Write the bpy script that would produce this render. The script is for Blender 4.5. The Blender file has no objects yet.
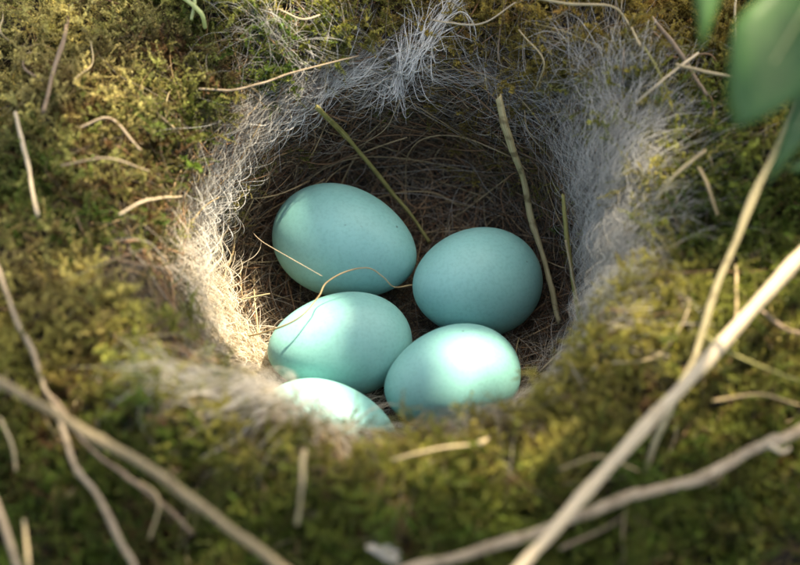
import bpy, math, random
import numpy as np
from mathutils import Vector, Matrix
from mathutils.bvhtree import BVHTree

# one Blender unit is one centimetre
rng = np.random.default_rng(11)
random.seed(11)
S = bpy.context.scene
COL = S.collection
S.unit_settings.system = 'METRIC'
S.unit_settings.scale_length = 0.01
R_ = math.radians

# ------------------------------------------------------------------ camera
PITCH = R_(57.0)
FPX = 1728.0                                   # focal length in pixels of the 800 px wide photograph
DIST = 24.0
AIM = np.array([0.0, 0.8, -2.4])
FWD = np.array([0.0, math.cos(PITCH), -math.sin(PITCH)])
UP = np.array([0.0, math.sin(PITCH), math.cos(PITCH)])
RIGHT = np.array([1.0, 0.0, 0.0])
CAM = AIM - FWD * DIST
cd = bpy.data.cameras.new('camera')
cam = bpy.data.objects.new('camera', cd)
COL.objects.link(cam)
cam.location = CAM
cam.rotation_euler = (math.pi / 2 - PITCH, 0, 0)
cd.sensor_fit = 'HORIZONTAL'
cd.sensor_width = 36
cd.lens = 36 * FPX / 800
cd.clip_start = 0.5
cd.clip_end = 20000
cd.dof.use_dof = True
cd.dof.focus_distance = 23.75
cd.dof.aperture_fstop = 0.15
S.camera = cam

# ------------------------------------------------------------------ light
SUN_EL, SUN_AZ = R_(54), R_(34)                 # azimuth from +Y towards +X
SUNV = np.array([math.sin(SUN_AZ) * math.cos(SUN_EL), math.cos(SUN_AZ) * math.cos(SUN_EL), math.sin(SUN_EL)])
w = bpy.data.worlds.new('World')
S.world = w
w.use_nodes = True
nt = w.node_tree
bg = nt.nodes['Background']
sky = nt.nodes.new('ShaderNodeTexSky')
sky.sky_type = 'NISHITA'
sky.sun_disc = False
sky.sun_elevation = SUN_EL
sky.sun_rotation = SUN_AZ
sky.air_density = 1.0
sky.dust_density = 3.0
nt.links.new(sky.outputs[0], bg.inputs[0])
bg.inputs[1].default_value = 0.15
sd = bpy.data.lights.new('sun', 'SUN')
sd.energy = 5.0
sd.angle = R_(0.5)
sd.color = (1.0, 0.94, 0.84)
sun = bpy.data.objects.new('sun', sd)
COL.objects.link(sun)
sun.rotation_euler = Vector(SUNV).to_track_quat('Z', 'Y').to_euler()
sun.location = SUNV * 100
S.view_settings.view_transform = 'Standard'
S.view_settings.look = 'None'
S.view_settings.exposure = 1.8
S.view_settings.use_white_balance = True      # the camera's white balance for open shade
S.view_settings.white_balance_temperature = 8300
S.view_settings.white_balance_tint = 8
S.view_settings.gamma = 1
S.render.engine = 'CYCLES'
S.cycles.use_denoising = True
S.cycles.max_bounces = 8
S.cycles.transparent_max_bounces = 8
try:
    S.cycles_curves.shape = 'RIBBONS'
except Exception:
    pass

# ------------------------------------------------------------------ helpers
def noise3(P, seed=0):
    P = np.asarray(P, float)
    I = np.floor(P).astype(np.int64)
    F = P - I
    U = F * F * (3 - 2 * F)
    def h(ix, iy, iz):
        n = (ix * 374761393 + iy * 668265263 + iz * 2147483647 + seed * 974634777) & 0xffffffff
        n = ((n ^ (n >> 13)) * 1274126177) & 0xffffffff
        n = ((n ^ (n >> 16)) * 2246822519) & 0xffffffff
        return ((n ^ (n >> 15)) & 0xffff) / 65535.0
    out = 0
    for dx in (0, 1):
        for dy in (0, 1):
            for dz in (0, 1):
                wgt = (U[..., 0] if dx else 1 - U[..., 0]) * (U[..., 1] if dy else 1 - U[..., 1]) * (U[..., 2] if dz else 1 - U[..., 2])
                out = out + wgt * h(I[..., 0] + dx, I[..., 1] + dy, I[..., 2] + dz)
    return out * 2 - 1

def fbm(P, scale, octv=3, seed=0):
    P = np.asarray(P, float) * scale
    a, s, t = 1.0, 0.0, 0.0
    for k in range(octv):
        s = s + a * noise3(P, seed + k); t += a; a *= 0.5; P = P * 2.03 + 7.1
    return s / t

def tag(o, label=None, cat=None, group=None, kind=None):
    for k, v in (('label', label), ('category', cat), ('group', group), ('kind', kind)):
        if v: o[k] = v
    return o

def mesh_obj(name, verts, faces, mat=None, parent=None, smooth=True, uv=None):
    me = bpy.data.meshes.new(name)
    me.from_pydata([tuple(map(float, v)) for v in verts], [], faces)
    if uv is not None:
        lay = me.uv_layers.new(name='UVMap')
        idx = np.zeros(len(me.loops), np.int32)
        me.loops.foreach_get('vertex_index', idx)
        lay.data.foreach_set('uv', np.asarray(uv, np.float32)[idx].ravel())
    if smooth:
        me.polygons.foreach_set('use_smooth', [True] * len(me.polygons))
    if mat: me.materials.append(mat)
    me.update()
    o = bpy.data.objects.new(name, me)
    COL.objects.link(o)
    if parent: o.parent = parent
    return o

def grid_faces(ni, nj, wrap):
    f = []
    for i in range(ni - 1):
        for j in range(nj if wrap else nj - 1):
            a, b = i * nj + j, i * nj + (j + 1) % nj
            f.append((a, b, b + nj, a + nj))
    return f

# ------------------------------------------------------------------ materials
def new_mat(name):
    m = bpy.data.materials.new(name)
    m.use_nodes = True
    t = m.node_tree
    return m, t, t.nodes['Principled BSDF'], t.nodes['Material Output']

def N(t, kind, **kw):
    n = t.nodes.new(kind)
    for k, v in kw.items(): setattr(n, k, v)
    return n

def ramp(t, stops):
    r = N(t, 'ShaderNodeValToRGB')
    e = r.color_ramp.elements
    while len(e) > 1: e.remove(e[-1])
    e[0].position, e[0].color = stops[0][0], (*stops[0][1], 1)
    for p, c in stops[1:]:
        x = e.new(p); x.color = (*c, 1)
    return r

def hair_mat(name, stops, rough=0.6, spec=0.3, trans=0.25):
    m, t, b, out = new_mat(name)
    hi = N(t, 'ShaderNodeHairInfo')
    r = ramp(t, stops)
    t.links.new(hi.outputs['Random'], r.inputs[0])
    t.links.new(r.outputs[0], b.inputs['Base Color'])
    b.inputs['Roughness'].default_value = rough
    b.inputs['Specular IOR Level'].default_value = spec
    tr = N(t, 'ShaderNodeBsdfTranslucent')
    t.links.new(r.outputs[0], tr.inputs[0])
    mx = N(t, 'ShaderNodeMixShader'); mx.inputs[0].default_value = trans
    t.links.new(b.outputs[0], mx.inputs[1]); t.links.new(tr.outputs[0], mx.inputs[2])
    t.links.new(mx.outputs[0], out.inputs[0])
    return m

def straw_mat(name, c1, c2, c3, rough=0.55, speck=0.0, seed=0.0):
    m, t, b, out = new_mat(name)
    uv = N(t, 'ShaderNodeUVMap'); uv.uv_map = 'UVMap'
    mp = N(t, 'ShaderNodeMapping'); mp.inputs['Scale'].default_value = (7, 1.3, 1); mp.inputs['Location'].default_value = (seed, seed, 0)
    t.links.new(uv.outputs[0], mp.inputs[0])
    n1 = N(t, 'ShaderNodeTexNoise'); n1.inputs['Scale'].default_value = 2.2; n1.inputs['Detail'].default_value = 6; n1.inputs['Roughness'].default_value = .65
    t.links.new(mp.outputs[0], n1.inputs['Vector'])
    r = ramp(t, [(0.28, c1), (0.5, c2), (0.72, c3)])
    t.links.new(n1.outputs[0], r.inputs[0])
    tc = N(t, 'ShaderNodeTexCoord')
    n2 = N(t, 'ShaderNodeTexNoise'); n2.inputs['Scale'].default_value = 5.5; n2.inputs['Detail'].default_value = 4
    t.links.new(tc.outputs['Object'], n2.inputs['Vector'])
    r2 = ramp(t, [(0.36, (0.35, 0.3, 0.24)), (0.47, (1, 1, 1))])
    t.links.new(n2.outputs[0], r2.inputs[0])
    mx = N(t, 'ShaderNodeMix', data_type='RGBA', blend_type='MULTIPLY'); mx.inputs[0].default_value = speck
    t.links.new(r.outputs[0], mx.inputs[6]); t.links.new(r2.outputs[0], mx.inputs[7])
    t.links.new(mx.outputs[2], b.inputs['Base Color'])
    b.inputs['Roughness'].default_value = rough
    b.inputs['Specular IOR Level'].default_value = .35
    bp = N(t, 'ShaderNodeBump'); bp.inputs['Strength'].default_value = .5; bp.inputs['Distance'].default_value = .02
    t.links.new(n1.outputs[0], bp.inputs['Height']); t.links.new(bp.outputs[0], b.inputs['Normal'])
    return m

def moss_mat(name, stem=False):
    m, t, b, out = new_mat(name)
    at = N(t, 'ShaderNodeAttribute', attribute_type='INSTANCER', attribute_name='tint')
    if stem:
        mx = N(t, 'ShaderNodeMix', data_type='RGBA', blend_type='MIX'); mx.inputs[0].default_value = .7
        t.links.new(at.outputs['Color'], mx.inputs[6]); mx.inputs[7].default_value = (.09, .045, .018, 1)
        col = mx.outputs[2]
    else:
        ge = N(t, 'ShaderNodeNewGeometry')
        hs = N(t, 'ShaderNodeHueSaturation')
        mr = N(t, 'ShaderNodeMapRange'); mr.inputs[3].default_value = .45; mr.inputs[4].default_value = 1.6
        t.links.new(ge.outputs['Random Per Island'], mr.inputs[0])
        t.links.new(mr.outputs[0], hs.inputs['Value']); t.links.new(at.outputs['Color'], hs.inputs['Color'])
        col = hs.outputs[0]
    t.links.new(col, b.inputs['Base Color'])
    b.inputs['Roughness'].default_value = .5
    b.inputs['Specular IOR Level'].default_value = .35
    tr = N(t, 'ShaderNodeBsdfTranslucent'); t.links.new(col, tr.inputs[0])
    mx2 = N(t, 'ShaderNodeMixShader'); mx2.inputs[0].default_value = .42
    t.links.new(b.outputs[0], mx2.inputs[1]); t.links.new(tr.outputs[0], mx2.inputs[2])
    t.links.new(mx2.outputs[0], out.inputs[0])
    return m

def soil_mat(name, c1, c2, c3):
    m, t, b, out = new_mat(name)
    tc = N(t, 'ShaderNodeTexCoord')
    n = N(t, 'ShaderNodeTexNoise'); n.inputs['Scale'].default_value = 6; n.inputs['Detail'].default_value = 9; n.inputs['Roughness'].default_value = .7
    t.links.new(tc.outputs['Object'], n.inputs['Vector'])
    r = ramp(t, [(.3, c1), (.5, c2), (.72, c3)])
    t.links.new(n.outputs[0], r.inputs[0]); t.links.new(r.outputs[0], b.inputs['Base Color'])
    b.inputs['Roughness'].default_value = .95
    bp = N(t, 'ShaderNodeBump'); bp.inputs['Strength'].default_value = 1; bp.inputs['Distance'].default_value = .12
    t.links.new(n.outputs[0], bp.inputs['Height']); t.links.new(bp.outputs[0], b.inputs['Normal'])
    return m

def leaf_mat(name, c1, c2, trans=.4):
    m, t, b, out = new_mat(name)
    uv = N(t, 'ShaderNodeUVMap'); uv.uv_map = 'UVMap'
    n = N(t, 'ShaderNodeTexNoise'); n.inputs['Scale'].default_value = 5; n.inputs['Detail'].default_value = 5
    t.links.new(uv.outputs[0], n.inputs['Vector'])
    r = ramp(t, [(.3, c1), (.7, c2)])
    t.links.new(n.outputs[0], r.inputs[0]); t.links.new(r.outputs[0], b.inputs['Base Color'])
    b.inputs['Roughness'].default_value = .42
    tr = N(t, 'ShaderNodeBsdfTranslucent')
    br = N(t, 'ShaderNodeHueSaturation'); br.inputs['Value'].default_value = 1.9; br.inputs['Saturation'].default_value = 1.1
    t.links.new(r.outputs[0], br.inputs['Color']); t.links.new(br.outputs[0], tr.inputs[0])
    mx = N(t, 'ShaderNodeMixShader'); mx.inputs[0].default_value = trans
    t.links.new(b.outputs[0], mx.inputs[1]); t.links.new(tr.outputs[0], mx.inputs[2])
    t.links.new(mx.outputs[0], out.inputs[0])
    return m

def egg_mat():
    m, t, b, out = new_mat('eggshell')
    tc = N(t, 'ShaderNodeTexCoord'); oi = N(t, 'ShaderNodeObjectInfo')
    ad = N(t, 'ShaderNodeVectorMath', operation='ADD')
    sc = N(t, 'ShaderNodeVectorMath', operation='SCALE'); sc.inputs['Scale'].default_value = 40
    cmb = N(t, 'ShaderNodeCombineXYZ')
    for k in range(3): t.links.new(oi.outputs['Random'], cmb.inputs[k])
    t.links.new(cmb.outputs[0], sc.inputs[0]); t.links.new(sc.outputs[0], ad.inputs[1]); t.links.new(tc.outputs['Object'], ad.inputs[0])
    n = N(t, 'ShaderNodeTexNoise'); n.inputs['Scale'].default_value = 1.6; n.inputs['Detail'].default_value = 5
    t.links.new(ad.outputs[0], n.inputs['Vector'])
    r = ramp(t, [(.3, (.185, .44, .42)), (.7, (.22, .50, .475))])
    t.links.new(n.outputs[0], r.inputs[0])
    nf = N(t, 'ShaderNodeTexNoise'); nf.inputs['Scale'].default_value = 22; nf.inputs['Detail'].default_value = 4
    t.links.new(ad.outputs[0], nf.inputs['Vector'])
    rf = ramp(t, [(.25, (.84, .87, .86)), (.55, (1.0, 1.0, 1.0))])
    t.links.new(nf.outputs[0], rf.inputs[0])
    m1 = N(t, 'ShaderNodeMix', data_type='RGBA', blend_type='MULTIPLY'); m1.inputs[0].default_value = 1
    t.links.new(r.outputs[0], m1.inputs[6]); t.links.new(rf.outputs[0], m1.inputs[7])
    # a few tiny dark specks
    vo = N(t, 'ShaderNodeTexVoronoi', feature='F1'); vo.inputs['Scale'].default_value = 2.3; vo.inputs['Randomness'].default_value = 1
    t.links.new(ad.outputs[0], vo.inputs['Vector'])
    nj = N(t, 'ShaderNodeTexNoise'); nj.inputs['Scale'].default_value = 30
    t.links.new(ad.outputs[0], nj.inputs['Vector'])
    mj = N(t, 'ShaderNodeMath', operation='MULTIPLY_ADD'); mj.inputs[1].default_value = .09
    t.links.new(nj.outputs[0], mj.inputs[0]); t.links.new(vo.outputs['Distance'], mj.inputs[2])
    mr = N(t, 'ShaderNodeMapRange'); mr.inputs[1].default_value = .068; mr.inputs[2].default_value = .10; mr.inputs[3].default_value = .7; mr.inputs[4].default_value = 0
    t.links.new(mj.outputs[0], mr.inputs[0])
    m2 = N(t, 'ShaderNodeMix', data_type='RGBA'); m2.inputs[7].default_value = (.03, .06, .045, 1)
    t.links.new(mr.outputs[0], m2.inputs[0]); t.links.new(m1.outputs[2], m2.inputs[6])
    t.links.new(m2.outputs[2], b.inputs['Base Color'])
    b.inputs['Roughness'].default_value = .5
    b.inputs['Specular IOR Level'].default_value = .4
    b.inputs['Subsurface Weight'].default_value = .25
    b.inputs['Subsurface Radius'].default_value = (.5, 1, .9)
    b.inputs['Subsurface Scale'].default_value = .12
    ft = N(t, 'ShaderNodeTexNoise'); ft.inputs['Scale'].default_value = 45; ft.inputs['Detail'].default_value = 3
    t.links.new(tc.outputs['Object'], ft.inputs['Vector'])
    bp = N(t, 'ShaderNodeBump'); bp.inputs['Strength'].default_value = .12; bp.inputs['Distance'].default_value = .01
    t.links.new(ft.outputs[0], bp.inputs['Height']); t.links.new(bp.outputs[0], b.inputs['Normal'])
    return m

M_SOIL = soil_mat('soil', (.012, .009, .006), (.03, .022, .014), (.06, .045, .028))
M_CUP = soil_mat('cup_felt', (.012, .009, .006), (.03, .021, .013), (.055, .04, .025))
M_MOSS = moss_mat('moss_leaf'); M_MSTEM = moss_mat('moss_stem', True)
M_EGG = egg_mat()
M_STRAW = straw_mat('straw_pale', (.22, .16, .08), (.38, .30, .17), (.50, .41, .27), speck=.25)
M_STRAWB = straw_mat('straw_bleached', (.30, .23, .14), (.46, .37, .25), (.58, .49, .36), speck=.15, seed=3)
M_OLIVE = straw_mat('straw_olive', (.12, .12, .03), (.22, .20, .06), (.33, .29, .11), speck=.3, seed=5)
M_MOTTLE = straw_mat('straw_mottled', (.16, .13, .06), (.36, .30, .15), (.50, .43, .25), speck=.8, seed=8)
M_DULL = straw_mat('stem_dull', (.10, .075, .04), (.20, .155, .085), (.30, .24, .14), speck=.5, seed=9)
M_TAN = straw_mat('stem_tan', (.14, .12, .06), (.26, .22, .12), (.36, .31, .18), speck=.5, seed=10)
M_TWIG = straw_mat('twig_brown', (.09, .06, .04), (.20, .14, .09), (.34, .26, .18), rough=.75, speck=.5, seed=12)
M_GREYTW = straw_mat('twig_grey', (.14, .105, .07), (.27, .21, .14), (.42, .345, .25), rough=.7, speck=.5, seed=15)
M_ROOT = straw_mat('rootlet', (.10, .05, .025), (.22, .12, .06), (.36, .23, .12), rough=.6, speck=.3, seed=20)
M_ROOTP = straw_mat('rootlet_pale', (.20, .14, .07), (.34, .25, .13), (.48, .38, .22), rough=.55, speck=.2, seed=24)
M_LEAF = leaf_mat('leaf_green', (.05, .125, .035), (.07, .165, .045))
M_DEAD = leaf_mat('leaf_dead', (.20, .13, .07), (.38, .28, .17), .2)
M_PALEBL = leaf_mat('blade_pale', (.30, .36, .14), (.45, .48, .24), .3)
M_DOWN = hair_mat('down_grey', [(0, (.30, .29, .27)), (.5, (.52, .505, .47)), (1, (.76, .74, .69))], trans=.45)
M_DOWNP = hair_mat('down_pale', [(0, (.6, .59, .56)), (1, (.88, .87, .84))], trans=.4)
M_DOWNW = hair_mat('down_warm', [(0, (.52, .44, .33)), (.5, (.70, .62, .50)), (1, (.84, .78, .68))], trans=.4)
M_HAIR = hair_mat('fine_hair', [(0, (.03, .022, .015)), (.45, (.09, .065, .04)), (.8, (.20, .16, .11)), (1, (.45, .41, .34))], rough=.45)
M_FIB = hair_mat('root_fibre', [(0, (.05, .022, .01)), (.4, (.20, .095, .045)), (.75, (.38, .22, .11)), (1, (.50, .39, .22))], rough=.5, trans=.1)
M_LIT = hair_mat('dead_stems', [(0, (.05, .028, .012)), (.35, (.15, .085, .03)), (.75, (.30, .21, .09)), (1, (.50, .41, .23))], rough=.5, trans=.15)

# ------------------------------------------------------------------ the nest surface
PROF = np.array([(0, -3.15), (.8, -3.14), (1.5, -3.08), (2.05, -2.88), (2.38, -2.5), (2.47, -2.0), (2.50, -1.4), (2.54, -.85), (2.64, -.4),
                 (2.84, -.06), (3.15, .12), (3.6, .14), (4.3, .02), (5.2, -.16), (6.6, -.35), (8.5, -.55), (11, -.9), (14, -1.6), (18, -3.0), (24, -5.0)])
def _smooth(P, it=3):
    for _ in range(it):
        q = [P[0]]
        for a, b in zip(P[:-1], P[1:]): q += [a * .75 + b * .25, a * .25 + b * .75]
        q.append(P[-1]); P = np.array(q)
    return P
PR = _smooth(PROF)
PS = np.concatenate([[0], np.cumsum(np.linalg.norm(np.diff(PR, axis=0), axis=1))])
TAN = np.gradient(PR, PS, axis=0)
TAN /= np.linalg.norm(TAN, axis=1)[:, None]
RIMT = [(10, 3.15), (33, 3.4), (70, 3.5), (95, 3.36), (120, 3.25), (140, 3.2), (169, 3.28), (186, 3.24), (216, 2.9), (241, 2.92), (270, 2.86), (289, 2.9), (307, 2.86), (325, 2.95), (345, 3.05)]
ph_ = np.radians([a for a, _ in RIMT]); rr_ = np.array([b for _, b in RIMT]) / 2.72
ph_ = np.concatenate([ph_ - 2 * np.pi, ph_, ph_ + 2 * np.pi]); rr_ = np.tile(rr_, 3)
def s_at(r):                                    # profile length at radius r
    return float(np.interp(r, PR[:, 0], PS))
def surf(s, phi, off=0.0, disp=True):
    s = np.asarray(s, float); phi = np.asarray(phi, float)
    s, phi = np.broadcast_arrays(s, phi)
    r = np.interp(s, PS, PR[:, 0]); z = np.interp(s, PS, PR[:, 1])
    tr = np.interp(s, PS, TAN[:, 0]); tz = np.interp(s, PS, TAN[:, 1])
    k = sum(np.interp(np.mod(phi, 2 * np.pi) + d, ph_, rr_) for d in (-.22, -.11, 0, .11, .22)) / 5
    kk = 1 + (k - 1) * np.clip((r - .6) / 2.0, 0, 1)
    c, sn = np.cos(phi), np.sin(phi)
    P = np.stack([r * kk * c, r * kk * sn, z], -1)
    front = np.clip(-sn, 0, 1) ** 1.3
    P[..., 2] -= front * np.clip(r - 3.3, 0, 9) * .26
    nrm = np.stack([-tz * c, -tz * sn, tr], -1)
    if disp:
        amp = np.interp(s, [0, 2.2, 4.0, 5.6, 7.5, 14], [.03, .05, .09, .24, .5, .8])
        d = fbm(P, .75, 4, 3) * amp + fbm(P, 1.9, 3, 9) * np.interp(s, [0, 4.2, 5.4, 7], [.02, .05, .26, .36])
        P = P + nrm * d[..., None]
    P = P + nrm * np.asarray(off, float)[..., None]
    return P, nrm

S_RIM = s_at(2.84); S_WALL0 = s_at(2.3); S_NEST = s_at(5.0); S_END = PS[-1]
NJ = 360
srows = np.concatenate([np.linspace(0, S_NEST, 130), np.linspace(S_NEST, s_at(14), 90)[1:], np.linspace(s_at(14), S_END, 14)[1:]])
phs = np.arange(NJ) * 2 * np.pi / NJ
SG, PG = np.meshgrid(srows, phs, indexing='ij')
V, _ = surf(SG, PG)
FACES = grid_faces(len(srows), NJ, True)
BVH = BVHTree.FromPolygons([tuple(v) for v in V.reshape(-1, 3).tolist()], FACES)

def ray_dir(px, py):
    d = FWD + RIGHT * (px - 400) / FPX - UP * (py - 282.5) / FPX
    return d / np.linalg.norm(d)
def hit(px, py):
    """where the line of sight through a point of the photograph meets the nest surface: point, s, phi"""
    p, n, i, d = BVH.ray_cast(Vector(CAM), Vector(ray_dir(px, py)))
    if p is None: return None
    row, col = divmod(i, NJ)
    return np.array(p), srows[min(row, len(srows) - 2)] * .5 + srows[min(row + 1, len(srows) - 1)] * .5, phs[col] + np.pi / NJ, np.array(n)
def at(px, py, lift=0.0):
    h = hit(px, py)
    return h[0] - ray_dir(px, py) * lift
def deep(px, py, d):
    r = ray_dir(px, py)
    return CAM + r * (d / float(r @ FWD))

nest = bpy.data.objects.new('bird_nest', None)
COL.objects.link(nest)
nest.empty_display_size = .5
nest.location = (0, 0, -3.3)
tag(nest, 'round mossy bird nest with a deep cup lined with hair, rootlets and pale down', 'nest')
nest_inv = Matrix.Translation((0, 0, 3.3))
def to_nest(o):
    o.parent = nest
    o.matrix_parent_inverse = nest_inv
    return o
ni = int(np.searchsorted(srows, S_NEST + 1e-6))
cup = mesh_obj('cup', V[:ni].reshape(-1, 3), grid_faces(ni, NJ, True), M_CUP)
to_nest(cup)
gr = V[ni - 4:].copy()
gr[:4, :, 2] -= .12
far = []
for rad in (32, 60, 140, 500, 2000, 9000):
    far.append(np.stack([rad * np.cos(phs), rad * np.sin(phs), np.full(NJ, -6.5 - rad * .0002)], -1))
gr = np.concatenate([gr, np.array(far)])
ground = mesh_obj('ground', gr.reshape(-1, 3), grid_faces(len(gr), NJ, True), M_SOIL)
tag(ground, 'dark soil of the mossy bank round the nest', None, None, 'structure')

# ------------------------------------------------------------------ moss
def sprig_mesh(name, seed, L=.6, side=5, leaf=.062, dens=60):
    g = np.random.default_rng(seed)
    vs, fs, mi = [], [], []
    def stem(p0, d0, length, r0):
        n = 6; pts = [np.array(p0)]; d = np.array(d0, float); d /= np.linalg.norm(d)
        for _ in range(n):
            d = d + g.normal(0, .22, 3); d /= np.linalg.norm(d)
            pts.append(pts[-1] + d * length / n)
        b = len(vs)
        for i, p in enumerate(pts):
            rr = r0 * (1 - .6 * i / n)
            for k in range(3):
                a = k * 2.094
                vs.append(p + np.array([math.cos(a), math.sin(a), 0]) * rr)
        for i in range(n):
            for k in range(3):
                fs.append((b + i * 3 + k, b + i * 3 + (k + 1) % 3, b + i * 3 + 3 + (k + 1) % 3, b + i * 3 + 3 + k)); mi.append(1)
        return pts
    def leaves(pts, cnt, ls):
        for q in range(cnt):
            u = (q + g.random()) / cnt * (len(pts) - 1.001); i = int(u); f = u - i
            p = pts[i] * (1 - f) + pts[i + 1] * f
            d = pts[i + 1] - pts[i]; d = d / np.linalg.norm(d)
            side_ = g.normal(0, 1, 3); side_ -= d * (side_ @ d); side_ /= np.linalg.norm(side_)
            out = side_ * g.uniform(.5, 1.1) + d * g.uniform(.3, 1.1); out /= np.linalg.norm(out)
            wv = np.cross(d, side_); ll = ls * g.uniform(.6, 1.3) * (1 - .35 * u / len(pts)); ww = ll * g.uniform(.17, .3)
            nn = np.cross(out, wv)
            b = len(vs)
            vs.extend([p, p + out * ll * .45 + wv * ww + nn * ll * .08, p + out * ll - nn * ll * .18, p + out * ll * .45 - wv * ww + nn * ll * .08])
            fs.extend([(b, b + 1, b + 2), (b, b + 2, b + 3)]); mi.extend([0, 0])
    main = stem((0, 0, 0), (g.normal(0, .15), g.normal(0, .15), 1), L, .009)
    leaves(main, dens, leaf)
    for q in range(side):
        i = g.integers(1, 6)
        d = g.normal(0, 1, 3); d[2] = abs(d[2]) * .5 + .5
        sub = stem(main[i], d, L * g.uniform(.25, .55), .006)
        leaves(sub, dens // 3, leaf * .85)
    me = bpy.data.meshes.new(name)
    me.from_pydata([tuple(map(float, v)) for v in vs], [], fs)
    me.materials.append(M_MOSS); me.materials.append(M_MSTEM)
    me.polygons.foreach_set('material_index', mi)
    me.update()
    return bpy.data.objects.new(name, me)

lib = bpy.data.collections.new('moss_sprigs')
for k in range(10):
    kind = k % 5
    o = sprig_mesh('moss_sprig', 50 + k, L=[.5, .65, .8, .45, .9][kind], side=[5, 6, 4, 7, 3][kind], leaf=[.06, .07, .05, .085, .045][kind], dens=[90, 100, 110, 70, 90][kind])
    lib.objects.link(o)

def gn_instances(name, pts, eul, scl, tint):
    me = bpy.data.meshes.new(name)
    me.vertices.add(len(pts))
    me.vertices.foreach_set('co', np.asarray(pts, np.float32).ravel())
    for an, ty, d, key in (('rot', 'FLOAT_VECTOR', eul, 'vector'), ('tint', 'FLOAT_COLOR', tint, 'color'), ('scl', 'FLOAT', scl, 'value')):
        a = me.attributes.new(an, ty, 'POINT')
        a.data.foreach_set(key, np.asarray(d, np.float32).ravel())
    o = bpy.data.objects.new(name, me)
    COL.objects.link(o)
    ng = bpy.data.node_groups.get('scatter_sprigs')
    if ng is None:
        ng = bpy.data.node_groups.new('scatter_sprigs', 'GeometryNodeTree')
        ng.interface.new_socket('Geometry', in_out='INPUT', socket_type='NodeSocketGeometry')
        ng.interface.new_socket('Geometry', in_out='OUTPUT', socket_type='NodeSocketGeometry')
        gi = ng.nodes.new('NodeGroupInput'); go = ng.nodes.new('NodeGroupOutput')
        ip = ng.nodes.new('GeometryNodeInstanceOnPoints')
        ci = ng.nodes.new('GeometryNodeCollectionInfo'); ci.inputs['Collection'].default_value = lib
        ci.inputs['Separate Children'].default_value = True; ci.inputs['Reset Children'].default_value = True
        ra = ng.nodes.new('GeometryNodeInputNamedAttribute'); ra.data_type = 'FLOAT_VECTOR'; ra.inputs['Name'].default_value = 'rot'
        sa = ng.nodes.new('GeometryNodeInputNamedAttribute'); sa.data_type = 'FLOAT'; sa.inputs['Name'].default_value = 'scl'
        er = ng.nodes.new('FunctionNodeEulerToRotation')
        ng.links.new(gi.outputs[0], ip.inputs['Points']); ng.links.new(ci.outputs[0], ip.inputs['Instance'])
        ip.inputs['Pick Instance'].default_value = True
        ng.links.new(ra.outputs[0], er.inputs[0]); ng.links.new(er.outputs[0], ip.inputs['Rotation'])
        ng.links.new(sa.outputs[0], ip.inputs['Scale']); ng.links.new(ip.outputs[0], go.inputs[0])
    md = o.modifiers.new('scatter', 'NODES'); md.node_group = ng
    return o

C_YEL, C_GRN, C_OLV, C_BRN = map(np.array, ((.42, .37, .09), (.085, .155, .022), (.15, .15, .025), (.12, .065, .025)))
C_ORG = np.array((.44, .27, .07))
def moss_tint(P):
    """colour of the living plants by where they grow, sunlight painted in at left"""
    a = fbm(P, .7, 3, 31) * 2.4 + rng.normal(0, .25, len(P))
    b = fbm(P, 1.1, 3, 47) * 1.7 + rng.normal(0, .3, len(P))
    left = np.clip(-(P[:, 0] + 1.2) / 2.2, 0, 1) * np.clip((P[:, 1] + 2.2) / 2, 0, 1)  # weight of the painted sunlight: paler, brighter yellow towards the left
    back = np.clip((P[:, 1] - 2.2) / .8, 0, 1) * np.clip((P[:, 0] + .2) / .8, 0, 1) * .9
    lowf = np.clip(-(P[:, 1] + 2.6) / 1.2, 0, 1)
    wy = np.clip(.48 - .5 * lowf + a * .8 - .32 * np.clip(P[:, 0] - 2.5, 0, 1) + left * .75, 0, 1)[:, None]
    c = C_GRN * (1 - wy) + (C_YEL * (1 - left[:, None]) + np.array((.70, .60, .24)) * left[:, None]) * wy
    wo = np.clip(.25 + b, 0, 1)[:, None]
    c = c * (1 - wo * .6) + C_OLV * wo * .6
    wb = np.clip(-.24 + .15 * lowf - b * 1.1 + rng.normal(0, .25, len(P)), 0, 1)[:, None]
    c = c * (1 - wb) + C_BRN * wb
    c = c * (1 - back[:, None] * .6) + C_ORG * back[:, None] * .6
    c = c * rng.uniform(.55, 1.35, (len(P), 1))
    return np.concatenate([np.clip(c, 0, 1), np.ones((len(P), 1))], 1)

def moss_field(name, s0, s1, n, lo=.5, hi=1.1, off=(-.12, .12), lean=(35, 85), rand_keep=None):
    # area weighting
    s = rng.uniform(s0, s1, n * 3); phi = rng.uniform(0, 2 * np.pi, n * 3)
    r = np.interp(s, PS, PR[:, 0])
    keep = rng.random(n * 3) < r / r.max()
    s, phi = s[keep][:n], phi[keep][:n]
    P, nr = surf(s, phi, rng.uniform(off[0], off[1], len(s)))
    if rand_keep is not None:
        kx = rand_keep(P, s, phi); P, nr, s, phi = P[kx], nr[kx], s[kx], phi[kx]
    m = len(P)
    eul = np.zeros((m, 3))
    for i in range(m):
        nv = Vector(nr[i])
        t = nv.orthogonal().normalized()
        t.rotate(Matrix.Rotation(random.uniform(0, 6.283), 3, nv))
        le = R_(random.uniform(*lean))
        d = nv * math.cos(le) + t * math.sin(le)
        q = d.to_track_quat('Z', 'Y').to_matrix() @ Matrix.Rotation(random.uniform(0, 6.283), 3, 'Z')
        eul[i] = q.to_euler()
    sc = rng.uniform(lo, hi, m)
    return gn_instances(name, P, eul, sc, moss_tint(P))

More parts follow.
